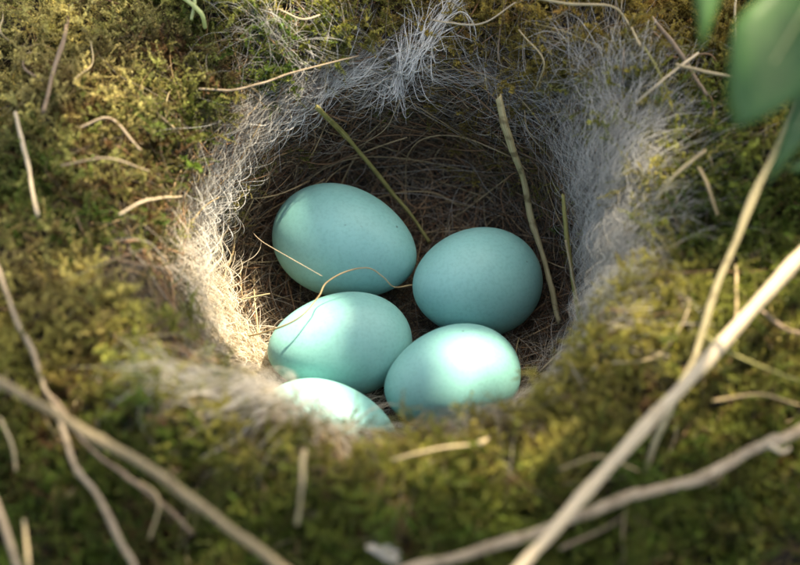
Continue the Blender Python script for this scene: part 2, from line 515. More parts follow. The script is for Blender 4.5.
def off_the_down(P, s, phi):                    # little moss shows where the cream down is felted over the rim
    d = np.degrees(np.mod(phi, 2 * np.pi))
    band = ((d > 180) & (d < 262) & (s < S_RIM + .45)) | ((d > 255) & (d < 300) & (s < S_RIM + .12))
    return ~(band & (rng.random(len(s)) < .85))
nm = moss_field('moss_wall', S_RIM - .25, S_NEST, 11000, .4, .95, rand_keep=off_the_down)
nm['kind'] = 'stuff'; to_nest(nm)
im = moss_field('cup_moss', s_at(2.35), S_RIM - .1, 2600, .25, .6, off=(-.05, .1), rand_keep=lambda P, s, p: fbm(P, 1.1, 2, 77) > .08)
im['kind'] = 'stuff'; to_nest(im)
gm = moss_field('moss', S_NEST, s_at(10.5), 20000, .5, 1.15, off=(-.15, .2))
tag(gm, 'yellow and green feathery moss growing over the bank round the nest', None, None, 'stuff')
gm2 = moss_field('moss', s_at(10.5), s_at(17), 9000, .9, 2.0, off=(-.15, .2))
tag(gm2, 'coarse green moss on the outer slope of the bank', None, None, 'stuff')

# ------------------------------------------------------------------ fibres (hair curves)
def curves_obj(name, P, rad, mat):
    """P: (n, k, 3)"""
    n, k, _ = P.shape
    hc = bpy.data.hair_curves.new(name)
    hc.add_curves([k] * n)
    hc.attributes['position'].data.foreach_set('vector', P.astype(np.float32).ravel())
    ra = hc.attributes.get('radius') or hc.attributes.new('radius', 'FLOAT', 'POINT')
    ra.data.foreach_set('value', rad.astype(np.float32).ravel())
    hc.materials.append(mat)
    o = bpy.data.objects.new(name, hc)
    COL.objects.link(o)
    o['kind'] = 'stuff'
    return o

def walk(s, phi, ang, length, k, drift, lift0, lift1, wob=.02, curl=None):
    """fibres that creep over the nest surface; ang 0 runs up the wall, 90 degrees runs round the cup"""
    n = len(s)
    h = (length / (k - 1))
    out = np.zeros((n, k, 3))
    dd = rng.normal(0, drift, n) if curl is None else curl
    lift = lift0 + (lift1 - lift0) * rng.random(n)
    lp = rng.uniform(0, 6.28, n); lf = rng.uniform(1.5, 4.5, n); cw_ = rng.normal(0, 1, n); cf_ = rng.uniform(2, 9, n)
    for i in range(k):
        u = i / (k - 1)
        off = lift * (.35 + .65 * np.sin(lp + lf * u) ** 2)
        p, _ = surf(np.abs(s), phi, off)
        out[:, i] = p
        r = np.maximum(np.interp(np.abs(s), PS, PR[:, 0]), .35)
        s = s + np.cos(ang) * h; phi = phi + np.sin(ang) * h / r
        ang = ang + dd + cw_ * np.cos(cf_ * u + lp) * drift * 2
    return out

def taper(n, k, r0, r1, tip=.35):
    base = rng.uniform(r0, r1, n)[:, None]
    u = np.linspace(0, 1, k)[None]
    return base * (1 - (1 - tip) * np.abs(u * 2 - 1) ** 3)

# cup lining: rootlets running round the wall and floor
def lining(name, n, s0, s1, len0, len1, k, r0, r1, mat, drift=.1, tang=1.0, l0=.01, l1=.22, spread=.45):
    s = rng.uniform(s0, s1, n); phi = rng.uniform(0, 6.283, n)
    ang = np.where(rng.random(n) < tang, np.pi / 2 + rng.normal(0, spread, n), rng.uniform(0, 6.283, n))
    ang = ang + (rng.random(n) < .5) * np.pi
    P = walk(s, phi, ang, rng.uniform(len0, len1, n), k, drift, l0, l1)
    return to_nest(curves_obj(name, P, taper(n, k, r0, r1), mat))
lining('root_lining', 2300, .2, S_RIM - .3, .7, 3.0, 18, .004, .010, M_FIB, .11, .45, spread=.8)
lining('hair_lining', 6500, .2, S_RIM - .1, .8, 3.2, 16, .0018, .0035, M_HAIR, .10, .25, .02, .4, 1.0)
# matted dead stems over the moss
def litter_fib(name, n, s0, s1, l0, l1, r0, r1, lo, hi, mat, drift=.06):
    s = rng.uniform(s0, s1, n); phi = rng.uniform(0, 6.283, n)
    P = walk(s, phi, rng.uniform(0, 6.283, n), rng.uniform(l0, l1, n), 12, drift, lo, hi)
    return curves_obj(name, P, taper(n, 12, r0, r1), mat)
to_nest(litter_fib('dead_moss_stems', 1300, S_RIM - .3, S_NEST, .4, 1.3, .003, .0065, .02, .26, M_LIT))
to_nest(litter_fib('loose_fibres', 260, S_RIM - .4, S_NEST, .6, 1.6, .002, .004, .1, .4, M_LIT, .05))
tag(litter_fib('dead_stems', 3400, S_NEST - .3, s_at(11), .4, 1.4, .003, .007, .0, .28, M_LIT),
    'tangle of thin dead brown stems in the moss of the bank')

# down: grey and cream wisps, each laid along a path over the rim
def down(name, path, width, n, length, mat, r0=.0012, r1=.0026, lo=.02, hi=.35, spread=.45, drift=.045, k=12):
    path = np.array(path, float)
    seg = np.linalg.norm(np.diff(path, axis=0), axis=1); cum = np.concatenate([[0], np.cumsum(seg)])
    ss, pp, aa = [], [], []
    centres = [rng.random() * cum[-1] for _ in range(max(4, n // 60))]
    cw = rng.normal(0, 1, (len(centres), 2)) * np.array(width) * .6
    ca = rng.normal(0, spread, len(centres))
    for i in range(n):
        c = rng.integers(0, len(centres))
        u = np.clip(centres[c] + rng.normal(0, cum[-1] * .05), 0, cum[-1])
        x = np.interp(u, cum, path[:, 0]) + cw[c, 0] + rng.normal(0, width * .28); y = np.interp(u, cum, path[:, 1]) + cw[c, 1] + rng.normal(0, width * .28)
        h = hit(x, y)
        if h is None: continue
        u2 = min(u + 4, cum[-1]); u1 = max(u2 - 8, 0)
        a = np.array([np.interp(u1, cum, path[:, 0]), np.interp(u1, cum, path[:, 1])]); b = np.array([np.interp(u2, cum, path[:, 0]), np.interp(u2, cum, path[:, 1])])
        t = (b - a) / (np.linalg.norm(b - a) + 1e-6)
        T = RIGHT * t[0] - UP * t[1]
        T = T - h[3] * float(T @ h[3])
        er = np.array([math.cos(h[2]), math.sin(h[2]), 0]); ep = np.array([-math.sin(h[2]), math.cos(h[2]), 0])
        nn = surf(h[1], h[2], 0.0, False)[1]
        tang = np.array([er[0] * nn[2], er[1] * nn[2], -(nn[0] * er[0] + nn[1] * er[1])])
        ang = math.atan2(float(T @ ep), float(T @ tang)) + ca[c] + rng.normal(0, spread * .6)
        ss.append(h[1]); pp.append(h[2]); aa.append(ang)
    ss, pp, aa = map(np.array, (ss, pp, aa))
    m = len(ss)
    L = length * rng.uniform(.5, 1.3, m)
    aa = np.where(rng.random(m) < .5, aa, aa + np.pi)
    P = walk(ss, pp, aa, L, k, drift, lo, hi)
    return to_nest(curves_obj(name, P, taper(m, k, r0, r1, .2), mat))

G = M_DOWN; Wm = M_DOWNW
D1 = dict(r0=.0010, r1=.0023)
down('down_tuft', [(645, 300), (640, 230), (642, 160), (620, 110)], 18, 2300, 1.1, G, hi=.6, spread=.35, **D1)
down('down_tuft', [(614, 300), (612, 230), (602, 180), (590, 140)], 12, 1500, 1.0, G, hi=.5, **D1)
down('down_tuft', [(610, 130), (580, 90), (590, 60), (640, 130)], 18, 300, 1.0, G, spread=.9, hi=.5, **D1)
down('down_tuft', [(640, 250), (680, 200), (650, 140)], 14, 300, .9, G, spread=.9, hi=.5, **D1)
down('down_tuft', [(200, 330), (182, 270), (182, 212), (206, 160), (254, 102), (320, 64), (390, 44)], 8, 900, 1.1, G, hi=.45, spread=.35, **D1)
down('feather_tuft', [(400, 62), (418, 42), (438, 20)], 6, 300, .6, M_DOWNP, r0=.0025, r1=.005, lo=.2, hi=.6, spread=.4, drift=.07)
down('feather_tuft', [(380, 72), (405, 56), (428, 38)], 12, 60, .8, G, r0=.002, r1=.004, lo=.1, hi=.6, spread=.3, drift=.06)
down('feather_tuft', [(300, 100), (325, 80), (340, 72)], 6, 200, .8, M_DOWNP, r0=.002, r1=.004, lo=.1, hi=.4, spread=.35, drift=.05)
down('feather_tuft', [(175, 232), (195, 215), (212, 195)], 6, 200, .8, M_DOWNP, r0=.002, r1=.004, lo=.1, hi=.5, spread=.4, drift=.05)
down('down_tuft', [(330, 90), (400, 78), (480, 78), (560, 105)], 18, 120, 1.1, G, spread=.9, hi=.5, **D1)
down('down_tuft', [(175, 290), (198, 325), (235, 365), (285, 408), (350, 430)], 13, 4200, .9, Wm, r0=.002, r1=.0055, hi=.6, spread=.4)
down('down_tuft', [(165, 372), (200, 390), (232, 402)], 12, 350, .8, G, hi=.5, **D1)
down('down_tuft', [(300, 425), (370, 435), (440, 432), (500, 425), (560, 385), (610, 345)], 7, 1700, 1.0, Wm, r0=.002, r1=.005, hi=.35, spread=.35)
down('down_tuft', [(230, 30), (290, 45), (250, 60)], 16, 160, .8, G, spread=1.0, hi=.6, **D1)
down('down_tuft', [(490, 75), (525, 95), (565, 125), (585, 170)], 14, 220, 1.0, G, spread=.8, hi=.5, **D1)

# ------------------------------------------------------------------ eggs
def egg_mesh():
    ni_, nj_ = 48, 64
    vs = [(-1, 0, 0)]
    for i in range(1, ni_):
        t = math.pi * i / ni_
        x = -math.cos(t)
        r = .745 * math.sin(t) * (1 - .13 * x - .02 * x * x)
        for j in range(nj_):
            a = 2 * math.pi * j / nj_
            vs.append((x, r * math.cos(a), r * math.sin(a)))
    vs.append((1, 0, 0))
    fs = [(0, 1 + (j + 1) % nj_, 1 + j) for j in range(nj_)]
    for i in range(ni_ - 2):
        for j in range(nj_):
            a, b = 1 + i * nj_ + j, 1 + i * nj_ + (j + 1) % nj_
            fs.append((a, b, b + nj_, a + nj_))
    e = len(vs) - 1; base = 1 + (ni_ - 2) * nj_
    fs += [(base + j, base + (j + 1) % nj_, e) for j in range(nj_)]
    return vs, fs
ev, ef = egg_mesh()
def on_plane(px, py, z):
    r = ray_dir(px, py)
    return CAM + r * ((z - CAM[2]) / r[2])
EGGS = [  # px, py, z, yaw, pitch, roll, length half, width factor, label
    (345, 243, -2.30, -24, 4, 10, 1.06, 1.05, 'large shaded turquoise egg at the back left of the cup, under the green straw'),
    (476, 283, -2.36, 208, 28, 40, 1.0, 1.02, 'turquoise egg at the right of the clutch beside the mottled upright straw'),
    (340, 345, -2.36, 192, 6, 80, .99, .94, 'turquoise egg in the middle left with the curled fibre lying over its shoulder'),
    (452, 379, -2.33, 203, 12, 130, .96, .945, 'turquoise egg at the front of the clutch with a bright sun patch on its top'),
    (326, 434, -2.30, -16, 4, 200, .97, .93, 'sunlit pale egg mostly hidden behind the downy front rim of the nest'),
]
egg0 = None
for px, py, z, yaw, pit, rol, a, wf, lab in EGGS:
    if egg0 is None:
        egg0 = o = mesh_obj('egg', ev, ef, M_EGG)
    else:
        o = egg0.copy(); COL.objects.link(o)
    o.location = on_plane(px, py, z)
    o.rotation_euler = (Matrix.Rotation(R_(yaw), 3, 'Z') @ Matrix.Rotation(R_(-pit), 3, 'Y') @ Matrix.Rotation(R_(rol), 3, 'X')).to_euler()
    o.scale = (a, wf, wf)
    tag(o, lab, 'egg', 'turquoise eggs lying in the nest cup')

# ------------------------------------------------------------------ straws, twigs, rootlets
def spline(P, n):
    P = np.array(P, float)
    if len(P) == 2: P = np.array([P[0], (P[0] * 2 + P[1]) / 3, (P[0] + P[1] * 2) / 3, P[1]])
    Q = np.vstack([2 * P[0] - P[1], P, 2 * P[-1] - P[-2]])
    m = len(P) - 1
    out = []
    for t in np.linspace(0, m - 1e-6, n):
        i = int(t); f = t - i
        a, b, c, d = Q[i:i + 4]
        out.append(.5 * ((2 * b) + (-a + c) * f + (2 * a - 5 * b + 4 * c - d) * f * f + (-a + 3 * b - 3 * c + d) * f ** 3))
    return np.array(out)

def tube(P, r0, r1, n=40, sides=9, flat=1.0, wob=.0, nodes=(), seed=0, broken=True):
    C = spline(P, n)
    L = np.concatenate([[0], np.cumsum(np.linalg.norm(np.diff(C, axis=0), axis=1))])
    g = np.random.default_rng(seed + 5)
    if wob:
        C = C + np.stack([fbm(np.stack([L * 1.5, L * 0 + k * 9.3 + seed, L * 0], -1), 1, 3, seed) for k in range(3)], -1) * wob
    T = np.gradient(C, axis=0); T /= np.linalg.norm(T, axis=1)[:, None]
    ref = np.array([.3, .2, .93]); vs, uv = [], []
    U = np.cross(T[0], ref); U /= np.linalg.norm(U)
    for i in range(n):
        U = U - T[i] * (U @ T[i]); U /= np.linalg.norm(U); W = np.cross(T[i], U)
        u = L[i] / L[-1]
        r = r0 + (r1 - r0) * u
        r *= 1 + .10 * math.sin(L[i] * 5 + seed) * (wob > 0) + g.normal(0, .04)
        for q, amt in nodes: r *= 1 + amt * math.exp(-((L[i] - q * L[-1]) / (r0 * 1.4)) ** 2)
        for j in range(sides):
            a = 2 * math.pi * j / sides
            rr = r * (1 + .06 * math.sin(3 * a + seed))
            sh = T[i] * (g.normal(0, r * .5) if broken and i in (0, n - 1) else 0)
            vs.append(C[i] + U * math.cos(a) * rr + W * math.sin(a) * rr * flat + sh)
            uv.append((min(j, sides - j) / sides * 2, L[i]))
    fs = grid_faces(n, sides, True)
    b = len(vs)
    vs += [C[0] + T[0] * r0 * .3, C[-1] - T[-1] * r1 * .2]; uv += [(0, 0), (0, L[-1])]
    fs += [(b, (j + 1) % sides, j) for j in range(sides)] + [(b + 1, (n - 1) * sides + j, (n - 1) * sides + (j + 1) % sides) for j in range(sides)]
    return vs, fs, uv

_cnt = [0]
def straw(name, P, r0, r1, mat, label, cat, group=None, parent=None, **kw):
    _cnt[0] += 1
    v, f, uv = tube(P, r0, r1, seed=_cnt[0], **kw)
    v = np.array(v)
    if parent is None:
        org = v.mean(0)
        o = mesh_obj(name, v - org, f, mat, uv=uv); o.location = org
        tag(o, label, cat, group)
    else:
        o = mesh_obj(name, v, f, mat, uv=uv); to_nest(o) if parent is nest else setattr(o, 'parent', parent)
        if label: o['label'] = label
    return o
def pp(*pts):
    """points of the photograph given as (px, py, lift above the surface in cm)"""
    return [at(p[0], p[1], p[2] + (.22 if math.hypot(*at(p[0], p[1])[:2]) > 3.0 else 0)) for p in pts]
def dd(*pts):
    """points given as (px, py, distance from the camera along its axis)"""
    return [deep(*p) for p in pts]

# foreground stems standing over the nest
straw('dry_stalk', dd((490, 600, 18.0), (640, 432, 18.9), (810, 243, 19.9), (930, 110, 20.6)), .064, .086, M_STRAWB,
      'thick bleached straw stem slanting across the lower right corner to the right edge', 'stem', n=60, sides=14, nodes=((.2, .15),), wob=.03)
b = straw('forked_twig', dd((400, 572, 18.5), (480, 548, 18.6), (560, 526, 18.8), (640, 494, 19.0), (705, 473, 19.2), (772, 440, 19.4), (850, 415, 19.6)), .055, .062, M_GREYTW,
      'long jointed tan twig passing under the thick straw at the lower right', 'twig', n=70, sides=12, nodes=((.82, .55), (.5, .12), (.3, .15)), wob=.06)
sv, sf, su = tube(dd((768, 444, 19.35), (782, 452, 19.3), (790, 448, 19.3)), .035, .02, n=10, seed=91)
o = mesh_obj('side_shoot', np.array(sv) - np.array(b.location), sf, M_STRAWB, uv=su); o.parent = b
straw('olive_stalk', dd((830, 40, 20.2), (800, 98, 20.3), (765, 172, 20.3), (722, 272, 20.1), (690, 362, 19.8), (658, 440, 19.5), (636, 492, 19.6)), .05, .036, M_TAN,
      'olive dry stem running down the right side behind the thick straw', 'stalk', n=60, sides=12, nodes=((.35, .3),), wob=.05)
straw('dry_stalk', dd((-60, 340, 18.9), (0, 382, 18.7), (100, 440, 18.4), (200, 505, 18.1), (300, 580, 17.8)), .054, .050, M_DULL,
      'thick olive-tan stem slanting across the lower left corner', 'stem', n=60, sides=12, nodes=((.45, .18),), wob=.04)
t1 = straw('bare_twig', dd((-20, 215, 20.6), (0, 275, 20.3), (18, 325, 20.1), (40, 375, 19.9), (66, 430, 19.5), (88, 485, 19.1), (135, 575, 18.6)), .028, .036, M_GREYTW,
      'thin crooked grey-brown twig descending the left edge under the thick stem', 'twig', n=60, nodes=((.55, .5), (.72, .5)), wob=.1)
straw('bare_twig', dd((-8, 490, 18.9), (6, 525, 18.7), (22, 580, 18.5)), .035, .04, M_GREYTW,
      'short grey twig end in the bottom left corner', 'twig', wob=.05)
straw('bare_twig', dd((55, 400, 19.6), (105, 455, 19.3), (150, 492, 19.2), (188, 528, 19.3)), .022, .026, M_TWIG,
      'broken brown twig lying beneath the thick stem at lower left', 'twig', n=40, nodes=((.6, .4),), wob=.12)
straw('straw_piece', dd((0, 418, 19.6), (12, 445, 19.5), (16, 470, 19.5)), .02, .018, M_STRAW, 'tiny pale straw at the left edge below the stem', 'straw')
straw('straw_piece', pp((24, 520, .4), (28, 560, .6), (30, 600, .6)), .022, .02, M_STRAW, 'upright pale straw rising from moss at the bottom left corner', 'straw')
# straws leaning in the cup
straw('green_straw', pp((316, 107, .45), (345, 135, .5), (388, 188, .5), (410, 214, .45), (430, 242, .3)), .038, .026, M_OLIVE,
      'smooth olive green straw slanting down the back wall towards the eggs', 'straw', n=40, nodes=((.33, .2),), wob=.015)
straw('mottled_straw', pp((498, 97, .5), (512, 145, .75), (530, 205, .75), (545, 262, .55), (559, 322, .25)), .052, .036, M_MOTTLE,
      'spotted dry straw leaning upright behind the right egg', 'straw', n=60, sides=12, nodes=((.1, .2), (.6, .12)), wob=.05)
straw('green_straw', dd((562, 195, 22.9), (567, 235, 23.0), (573, 280, 23.1), (580, 324, 23.1)), .026, .032, M_OLIVE,
      'short split olive straw standing right of the spotted straw', 'straw', n=36, wob=.03)
straw('straw_piece', dd((566, 240, 22.93), (574, 280, 23.02), (583, 320, 23.0)), .014, .012, M_STRAW,
      'pale sliver lying against the short split olive straw', 'straw', n=30, wob=.02)
# curled fibre over the eggs
EC = lambda px, py, z: on_plane(px, py, z)
straw('curled_fibre', [at(238, 338, .2), EC(268, 331, -1.9), EC(298, 318, -1.55), EC(318, 297, -1.45), EC(326, 283, -1.45), EC(345, 272, -1.42), EC(368, 268, -1.45), EC(383, 277, -1.5), EC(394, 287, -1.6), EC(412, 285, -1.75)],
      .014, .007, M_ROOTP, 'thin curled tan fibre looping over the left eggs', 'fibre', n=70, sides=7, wob=.01)
straw('pale_hair', [at(252, 232, .3), EC(263, 242, -1.5), EC(292, 259, -1.48), EC(322, 276, -1.5)], .005, .004, M_STRAWB,
      'fine white hair lying on the back left egg', 'hair', n=24, sides=5)
# small straws at the edge of the cup
SM = [
    (((236, 215, .3), (232, 250, .45), (220, 284, .4)), .022, .012, M_ROOTP, 'flat tan blade hanging on the left wall of the cup'),
    (((254, 290, .5), (256, 318, .6), (256, 346, .5)), .011, .012, M_STRAW, 'short upright straw left of the middle egg'),
    (((225, 303, .3), (248, 297, .6), (270, 293, .7)), .013, .010, M_STRAW, 'short level straw pointing at the left eggs'),
    (((480, 443, .6), (520, 418, .8), (560, 395, .8), (597, 366, .6)), .024, .032, M_STRAW, 'blurred tan straw lying along the front right rim'),
    (((306, 448, .7), (303, 480, .8), (298, 522, .5)), .028, .022, M_STRAW, 'short upright pale straw on the outer front wall, below the hidden egg'),
    (((390, 458, .5), (425, 452, .6), (470, 446, .4)), .016, .016, M_STRAW, 'level pale straw in the moss of the front rim'),
    ((deep(600, 322, 22.4), deep(562, 350, 22.7), deep(540, 372, 22.9)), .014, .012, M_GREYTW, 'thin grey stalk bending over the right front of the cup'),
    (((525, 385, .15), (516, 360, .4), (520, 338, .4)), .012, .009, M_ROOTP, 'short hooked rootlet right of the front egg'),
    (((15, 112, .5), (28, 160, .55), (38, 215, .5)), .030, .022, M_STRAWB, 'pale broken straw near the left edge, upper half'),
    (((190, 22, .4), (194, 0, .4), (186, -14, .5)), .02, .03, M_PALEBL, 'pale green grass end at the very top left of centre'),
    (((206, 28, .3), (200, 12, .5), (180, -6, .6)), .024, .034, M_PALEBL, 'curved whitish grass tip at the top edge, left of centre'),
    (((636, 104, .4), (662, 82, .6), (700, 52, .5)), .014, .017, M_STRAWB, 'straight pale straw crossing another on the right bank above the grey down'),
    (((645, 48, .4), (660, 75, .5), (672, 110, .3)), .012, .010, M_OLIVE, 'thin greenish straw crossed over by the straight pale one'),
    (((520, -4, .5), (570, 4, .55), (612, 6, .6), (630, 24, .5), (640, 46, .4)), .018, .016, M_STRAW, 'pale stem bent downward at the top edge'),
    (((652, 18, .4), (676, 50, .5), (706, 96, .4)), .03, .026, M_TWIG, 'brown twig lying right of the bent pale stem'),
    (((676, 62, .5), (705, 72, .55), (742, 79, .4)), .020, .018, M_STRAW, 'straw lying level just left of the big green leaf'),
    (((735, -10, .5), (736, 20, .5), (737, 47, .5)), .018, .018, M_STRAW, 'upright straw hidden partly by the big green leaf'),
    (((70, 8, .4), (62, 45, .55), (50, 80, .5), (42, 112, .4)), .034, .026, M_TWIG, 'rough brown twig descending at the upper left'),
    (((42, 82, .3), (25, 70, .5), (24, 60, .5)), .018, .014, M_TWIG, 'stubby brown twig beside the rough twig at the upper left'),
    (((80, 128, .3), (110, 118, .5), (140, 150, .4)), .018, .012, M_GREYTW, 'arched grey stalk in the moss left of the nest'),
    (((200, 90, .3), (240, 88, .4), (290, 72, .45), (360, 55, .3)), .016, .010, M_GREYTW, 'long thin straw along the back left rim'),
    (((700, 330, .3), (740, 360, .6), (800, 380, .5)), .018, .016, M_OLIVE, 'arched thin stalk right of the nest under the thick straw'),
    (((655, 200, .5), (672, 178, .6), (705, 150, .6)), .018, .022, M_STRAW, 'tan straw end on the right bank beside the grey down'),
    (((700, 165, .3), (708, 190, .5), (716, 215, .3)), .02, .02, M_ROOTP, 'short brown stalk left of the olive stem'),
    (((735, 265, .3), (738, 300, .5), (736, 325, .3)), .02, .018, M_ROOTP, 'short brown stalk right of the olive stem'),
    (((90, 40, .3), (92, 65, .5), (76, 80, .4)), .012, .010, M_STRAW, 'small hooked pale stalk near the rough brown twig'),
    (((280, 10, .3), (300, 18, .5), (318, 14, .4)), .012, .010, M_STRAWB, 'small looped pale blade at the top edge'),
    (((430, 20, .2), (480, 24, .5), (515, 4, .4)), .012, .008, M_STRAWB, 'thin pale straw behind the white tuft at the top'),
    (((760, 310, .3), (790, 330, .5), (820, 335, .3)), .022, .02, M_TWIG, 'brown twig end at the right edge'),
    (((10, 40, .3), (0, 30, .5), (4, 10, .5)), .012, .010, M_STRAW, 'small hooked straw in the top left corner'),
    (((120, 215, .3), (150, 200, .5), (182, 196, .3)), .016, .012, M_STRAWB, 'pale stalk lying in sunlit moss left of the nest rim'),
    (((60, 165, .3), (110, 158, .5), (150, 172, .4)), .012, .009, M_GREYTW, 'thin level grey stalk in the moss above the pale broken straw'),
    (((520, 30, .4), (545, 60, .5), (535, 90, .3)), .010, .008, M_STRAW, 'thin curved stalk on the back rim above the spotted straw'),
    (((150, 540, .4), (160, 500, .6), (140, 480, .4)), .018, .014, M_ROOTP, 'brown hooked stalk right of the crooked twig at the bottom left'),
    (((560, 470, .4), (600, 455, .6), (640, 470, .4)), .014, .012, M_ROOTP, 'thin arched brown stalk in the front moss left of the thick straw'),
    (((560, 548, .5), (600, 530, .7), (622, 516, .7)), .02, .012, M_TWIG, 'dark thin twig just below the jointed tan twig'),
    (((715, 400, .4), (760, 395, .6), (800, 405, .5)), .014, .012, M_ROOTP, 'thin brown stalk above the jointed twig near the right edge'),
    (((400, 100, .5), (384, 130, .4), (350, 150, .3)), .006, .005, M_STRAW, 'fine pale stalk on the shaded back wall'),
]
for pts, r0, r1, mt, lab in SM:
    cat = 'twig' if mt in (M_TWIG, M_GREYTW) else ('grass' if mt is M_PALEBL else 'straw')
    nm_ = {'twig': 'small_twig', 'grass': 'grass_tip', 'straw': 'straw_piece'}[cat]
    straw(nm_, pp(*pts) if len(pts[0]) == 3 and not isinstance(pts[0], np.ndarray) else list(pts), r0, r1, mt, lab, cat, n=28, sides=8, wob=.04, nodes=((.5, .15),))

# rootlets woven into the cup wall: parts of the nest
for k in range(170):
    right = k % 3 == 0
    s = np.array([rng.uniform(s_at(2.1), S_RIM - .4)]); phi = np.array([rng.uniform(-.6, 1.3) if right else rng.uniform(.2, 3.3)])
    if k % 7 == 0: phi = np.array([rng.uniform(0, 6.28)])
    an = np.array([np.pi / 2 + rng.normal(0, .6)])
    P = walk(s, phi, an, np.array([rng.uniform(.9, 2.8)]), 9, .13, .08, .35)[0]
    rr = rng.uniform(.007, .014)
    straw('rootlet', P, rr, rr * .6, M_ROOT if rng.random() < .7 else M_ROOTP, None, None, parent=nest, n=22, sides=6)
# stalks woven into the outer moss: parts of the nest
for k in range(70):
    s = np.array([rng.uniform(S_RIM, S_NEST - .3)]); phi = np.array([rng.uniform(0, 6.283)])
    P = walk(s, phi, np.array([rng.uniform(0, 6.28)]), np.array([rng.uniform(.5, 1.5)]), 6, .12, .12, .4)[0]
    rr = rng.uniform(.008, .016)
    straw('stalk', P, rr, rr * .7, [M_ROOT, M_ROOTP, M_STRAW, M_TWIG][k % 4], None, None, parent=nest, n=16, sides=6, wob=.05)
# ------------------------------------------------------------------ leaves
def leaf_mesh(L, W, fold=.18, bend=.25, lob=.0, seed=0, n=14, pw=.8):
    g = np.random.default_rng(seed)
    vs, fs, uv = [], [], []
    m = 7
    for i in range(n + 1):
        u = i / n
        hw = W * math.sin(math.pi * u ** pw) ** .8 * (1 + lob * math.sin(u * 22)) * (1 - .25 * u) + .004
        for j in range(m):
            q = (j / (m - 1)) * 2 - 1
            vs.append((q * hw, u * L, -bend * L * u * u + fold * abs(q) * hw + .03 * L * math.sin(u * 9 + q * 2)))
            uv.append((q * .5 + .5, u * 2))
    top = len(vs)
    fs = grid_faces(n + 1, m, False)
    return vs, fs, uv
def leaf_obj(name, L, W, mat, **kw):
    v, f, uv = leaf_mesh(L, W, **kw)
    o = mesh_obj(name, v, f, mat, uv=uv)
    md = o.modifiers.new('thickness', 'SOLIDIFY'); md.thickness = .012
    if mat is M_LEAF:                           # the raised midrib under the blade
        mv, mf, mu = tube([(0, u * L * .97, -kw.get('bend', .25) * L * u * u - .004) for u in np.linspace(0, 1, 6)], .03, .008, n=16, sides=6, seed=4)
        rb = mesh_obj('midrib', mv, mf, M_PALEBL, uv=mu); rb.parent = o
    return o
def aim_leaf(o, base, tip, nrm):
    y = Vector(tip) - Vector(base); y.normalize(); z = Vector(nrm); z = (z - y * z.dot(y)).normalized(); x = y.cross(z)
    m = Matrix((x, y, z)).transposed().to_4x4(); m.translation = Vector(base)
    o.matrix_world = m

# sprig hanging into the top right corner
sp = bpy.data.objects.new('leafy_sprig', None); COL.objects.link(sp)
sb = deep(880, -120, 17.5); sp.location = sb
tag(sp, 'out of focus green leafy sprig hanging into the top right corner', 'leaves')
st = spline([deep(655, -330, 17.4), deep(730, -210, 17.5), deep(860, -90, 17.4), deep(880, 20, 17.6), deep(878, 150, 17.8)], 30)
v, f, uv = tube(st, .06, .025, n=30, seed=71)
o = mesh_obj('stem', np.array(v) - sb, f, M_LEAF, uv=uv); o.parent = sp
for bx, by, tx, ty, dep, wd in ((730, -210, 699, 47, 17.2, .27), (866, -90, 733, 124, 16.9, .56), (880, 20, 752, 96, 17.1, .50), (868, -140, 770, 50, 17.3, .45), (876, -10, 764, 184, 17.4, .19), (880, 90, 905, 260, 17.6, .3), (700, -280, 640, -90, 17.2, .3), (872, 150, 788, 168, 17.9, .12)):
    B_, T_ = deep(bx, by, dep + .3), deep(tx, ty, dep)
    o = leaf_obj('leaf', float(np.linalg.norm(B_ - T_)), wd, M_LEAF, bend=.05, seed=3, lob=.05, pw=1.5 if wd > .5 else .9)
    aim_leaf(o, B_ - sb, T_ - sb, (-.2 + random.uniform(-.2, .2), -.35, .9))
    o.parent = sp

# dead leaf fragments in the moss
for px, py, sz, ang, lab in ((172, 38, .5, 40, 'tan curled leaf scrap in the moss near the top left'), (55, 188, .42, 120, 'pinkish brown leaf scrap beside the pale broken straw'),
                       (66, 458, .5, 200, 'crumpled tan leaf scrap between the two left stems'), (238, 505, .45, 80, 'round brown leaf scrap on the front moss at lower left'),
                       (262, 448, .35, 10, 'small brown leaf scrap below the cream down'), (690, 60, .4, 300, 'brown leaf scrap right of the crossed straws'), (540, 470, .35, 150, 'small reddish leaf scrap in the front moss')):
    h = hit(px, py)
    o = leaf_obj('dead_leaf', sz * 1.15, sz * .45, M_DEAD, bend=.5, fold=.6, seed=px)
    c = h[0] + h[3] * .55
    dvec = np.array([math.cos(R_(ang)), math.sin(R_(ang)), .1])
    aim_leaf(o, c - dvec * sz / 2, c + dvec * sz / 2, (random.uniform(-.4, .4), random.uniform(-.4, .4), 1))
    tag(o, lab, 'leaf scrap')
